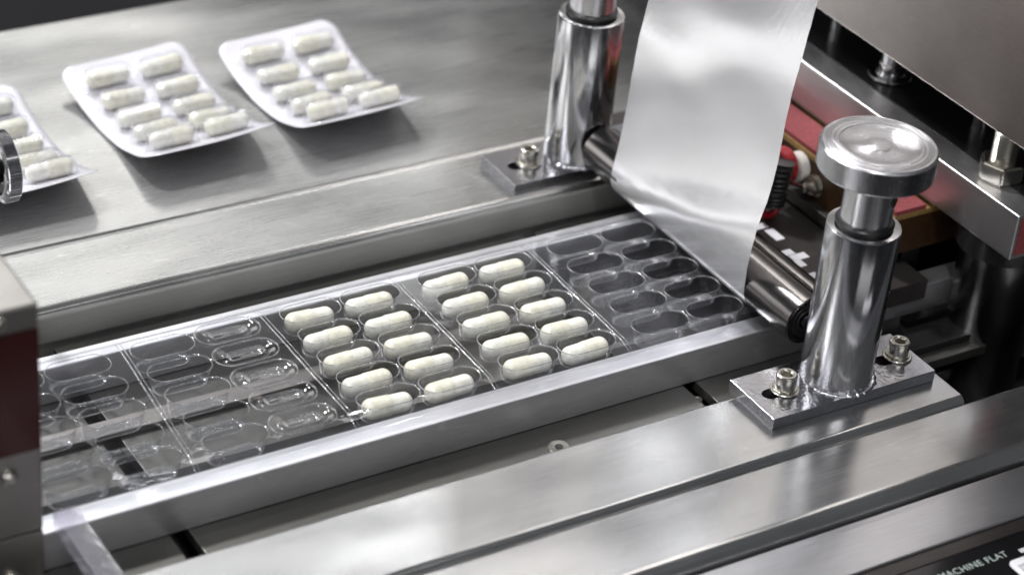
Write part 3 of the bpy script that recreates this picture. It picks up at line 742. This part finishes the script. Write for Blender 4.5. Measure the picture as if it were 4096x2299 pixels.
# head above the platen
hd = obj('press_head', box_me('press_head', 25.95, 60, -10.9, 30, 7.0, 46, .06, 2), m=M['head']); tag(hd, 'large brushed steel press head at the upper right, flat underside over the black platen', 'press head')
def stud(x, y, r, label, flange=True, z=4.985, h=1.95):
    e = empty('support_stud', (x, y, z)); tag(e, label, 'stud', 'round studs between platen and press head')
    obj('rod', lathe_me('rod', [(0, .01), (r, .01), (r, .6), (r - .06, .66), (r - .06, h), (0, h)], 40), e, m=M['chrome'])
    if flange: obj('washer', lathe_me('washer', [(r, .012), (r + .38, .012), (r + .42, .06), (r + .38, .12), (r + .1, .14), (r + .05, .22), (r, .22)], 48), e, m=M['chrome'])
    return e
stud(27.75, -.25, .55, 'bright round stud with a wide flange behind the knob')
stud(28.5, 4.4, .35, 'small round stud between the foil edge and the press head', False)
stud(28.6, -5.3, .40, 'small dark stud under the press head beside the threaded bolt', False)
bolt = empty('hex_bolt', (26.35, -9.05, 4.99)); tag(bolt, 'threaded steel bolt with a hexagon nut standing on the black platen', 'bolt')
obj('nut', hexnut_me(.98, .82, .5), bolt, (0, 0, .42), (0, 0, .35), M['screw'])
prof = [(0, .8)]
z = .8
while z < 2.02: prof += [(.50, z), (.56, z + .035), (.56, z + .05), (.50, z + .085)]; z += .10
obj('thread', lathe_me('thread', prof, 48, angle=20), bolt, m=M['screw'])
# guide column under the platen corner
col = empty('guide_column', (26.9, -9.6, -7)); tag(col, 'thick dark chromed guide column under the right end of the platen', 'column')
obj('column', lathe_me('column', [(0, 0), (1.75, 0), (1.75, 9.6), (0, 9.6)], 64), col, m=metal('dark_chrome_column', (.22, .22, .22), .15, (8, 8, 1), .03, .03))
obj('collar', lathe_me('collar', [(1.76, 9.0), (2.0, 9.0), (2.0, 9.9), (0, 9.9)], 64), col, m=M['blackplate'])
# dim machinery behind the near post
lm = empty('lower_machinery', (30, -4, -3)); tag(lm, 'dim dark plates and bars low in the gap right of the post', 'machine part')
def lp(name, me, m): return obj(name, me, lm, -Vector(lm.location), (0, 0, 0), m)
lp('dark_plate', box_me('dark_plate', 19.0, 58, -10.4, 3, -1.88, -1.55, .05), M['blackplate'])
lp('grey_bar', box_me('grey_bar', 23, 58, -9.0, -8.5, -1.54, -1.2, .05), M['roller2'])
lp('grey_bar', box_me('grey_bar', 24.6, 58, -4.2, -3.7, -1.54, -.8, .05), M['bed'])
lp('lug', box_me('lug', 24.9, 25.9, -6.0, -5.2, -1.5, .6, .05), M['bed'])

# ------------------------------------------------------------------ foreground box, knurled knob, acrylic guard
bx = empty('station_box', (-22, -4, 0)); tag(bx, 'blurred steel station box with painted dark red reflection and screws at the left edge', 'machine box')
def bp_(name, me, m, label=None): return obj(name, me, bx, -Vector(bx.location), (0, 0, 0), m, label)
bp_('housing', box_me('housing', -32, -14.75, -9.4, 6.5, .9, 9.85, .12, 3), M['boxsteel'])
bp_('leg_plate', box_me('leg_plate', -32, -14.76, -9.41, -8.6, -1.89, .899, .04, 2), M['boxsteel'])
bp_('painted_red_reflection', box_me('painted_red_reflection', -32, -14.8, -9.46, -9.404, 4.3, 8.95, .02), M['redreflect'])  # thin sheet painting a dark red reflection on the steel face
for (x, z) in ((-15.9, 3.45), (-15.9, -.75), (-16.1, 9.42)):
    o = obj('screw', lathe_me('screw', [(0, -.22), (.15, -.22), (.25, -.16), (.30, -.05), (.30, .02)], 28, 'Y'), bx, Vector((x, -9.42, z)) - Vector(bx.location), m=M['screw'])
ac = obj('acrylic_guard', box_me('acrylic_guard', -13.93, -13.07, -17.5, -8.1, -.28, .5, .05), m=M['acrylic'])
tag(ac, 'clear lavender acrylic guard strip at the lower left corner beside the station box', 'guard')

kc = Vector((-9.65, 6.42, 5.22))
kr = empty('knurled_knob', kc); tag(kr, 'knurled chrome adjusting knob cut by the left photo edge', 'knob')
nk = 84; V, F = [], []
for (rad, xx, kk) in ((1.05, -.62, 0), (1.18, -.60, 0), (1.20, -.58, .5), (1.28, -.52, 1), (1.36, -.50, 1), (1.36, -.04, 1), (1.28, 0, 1), (1.24, .02, .3), (0.001, .03, 0)):
    for i in range(nk * 4):
        a = 2 * PI * i / (nk * 4); w = (-.035 if i % 4 in (0, 1) else .035) * kk
        V.append((xx, (rad + w) * math.cos(a), (rad + w) * math.sin(a)))
NN = nk * 4
for j in range(8):
    for i in range(NN): F.append((j * NN + i, j * NN + (i + 1) % NN, (j + 1) * NN + (i + 1) % NN, (j + 1) * NN + i))
obj('rim', mk('rim', V, F, angle=25), kr, m=M['chrome'])
obj('hub', lathe_me('hub', [(1.05, -.60), (1.0, -.5), (.7, -.45), (.62, -.5), (.6, -.9), (.35, -.95), (.35, -5)], 48, 'X'), kr, m=M['blackplate'])
obj('bracket', box_me('bracket', -5.6, -4.9, -.6, .6, -5.44, .8, .05), kr, m=M['boxsteel'])

# ------------------------------------------------------------------ control panel, lower right corner
cpn = empty('control_panel', (14, -24, -1.1)); tag(cpn, 'black glass control panel with pale lettering in the lower right corner', 'control panel')
def cpp(name, me, m): return obj(name, me, cpn, -Vector(cpn.location), (0, 0, 0), m)
cpp('bezel', box_me('bezel', X0, 62, -21.85, -21.26, -2.0, -1.08, .03), M['bezel'])
cpp('glass', box_me('glass', X0, 62, -36, -21.86, -2.0, -1.10, .03), M['glass_black'])
def text(s, size, x, y, z, m, name='lettering', parent=None, rz=0, align='LEFT', sx=1):
    c = bpy.data.curves.new(name, 'FONT'); c.body = s; c.size = size; c.align_x = align; c.extrude = .003; c.space_character = 1.08
    o = bpy.data.objects.new(name, c); COL.objects.link(o); c.materials.append(m)
    o.location = Vector((x, y, z)) - (Vector(parent.location) if parent else Vector((0, 0, 0))); o.rotation_euler = (0, 0, rz); o.scale = (sx, 1, 1)
    if parent: o.parent = parent
    me = bpy.data.meshes.new_from_object(o); n = bpy.data.objects.new(name, me); COL.objects.link(n); n.location = o.location; n.rotation_euler = o.rotation_euler; n.scale = o.scale; n.parent = parent
    bpy.data.objects.remove(o)
    return n
text('MACHINE FLAT', .43, 16.42, -22.75, -1.088, M['print'], parent=cpn, align='RIGHT')
cpp('white_bar', box_me('white_bar', 16.95, 19.8, -22.82, -22.62, -1.099, -1.092, 0), M['label'])
def rounded_rect(name, x0, x1, y0, y1, r, z0, z1):
    P = []
    for (cx, cy, a) in ((x1 - r, y1 - r, 0), (x0 + r, y1 - r, 90), (x0 + r, y0 + r, 180), (x1 - r, y0 + r, 270)):
        for i in range(7): t = math.radians(a + 15 * i); P.append((cx + r * math.cos(t), cy + r * math.sin(t)))
    n = len(P); V = [(x, y, z0) for x, y in P] + [(x, y, z1) for x, y in P]
    F = [tuple(range(n, 2 * n)), tuple(range(n - 1, -1, -1))] + [(i, (i + 1) % n, n + (i + 1) % n, n + i) for i in range(n)]
    return mk(name, V, F, False)
lb = cpp('white_label', rounded_rect('white_label', 16.05, 20.6, -25.2, -23.0, .3, -1.099, -1.090), M['label'])
text('0', .7, 17.45, -23.75, -1.086, M['black'], 'lettering', cpn)
o = cpp('grey_stamp', box_me('grey_stamp', 16.3, 17.2, -23.85, -23.3, -1.0895, -1.0875, 0), plain('grey_stamp_print', (.45, .45, .48), .6))
text('TUV', .36, 16.36, -23.72, -1.085, M['label'], 'lettering', cpn)
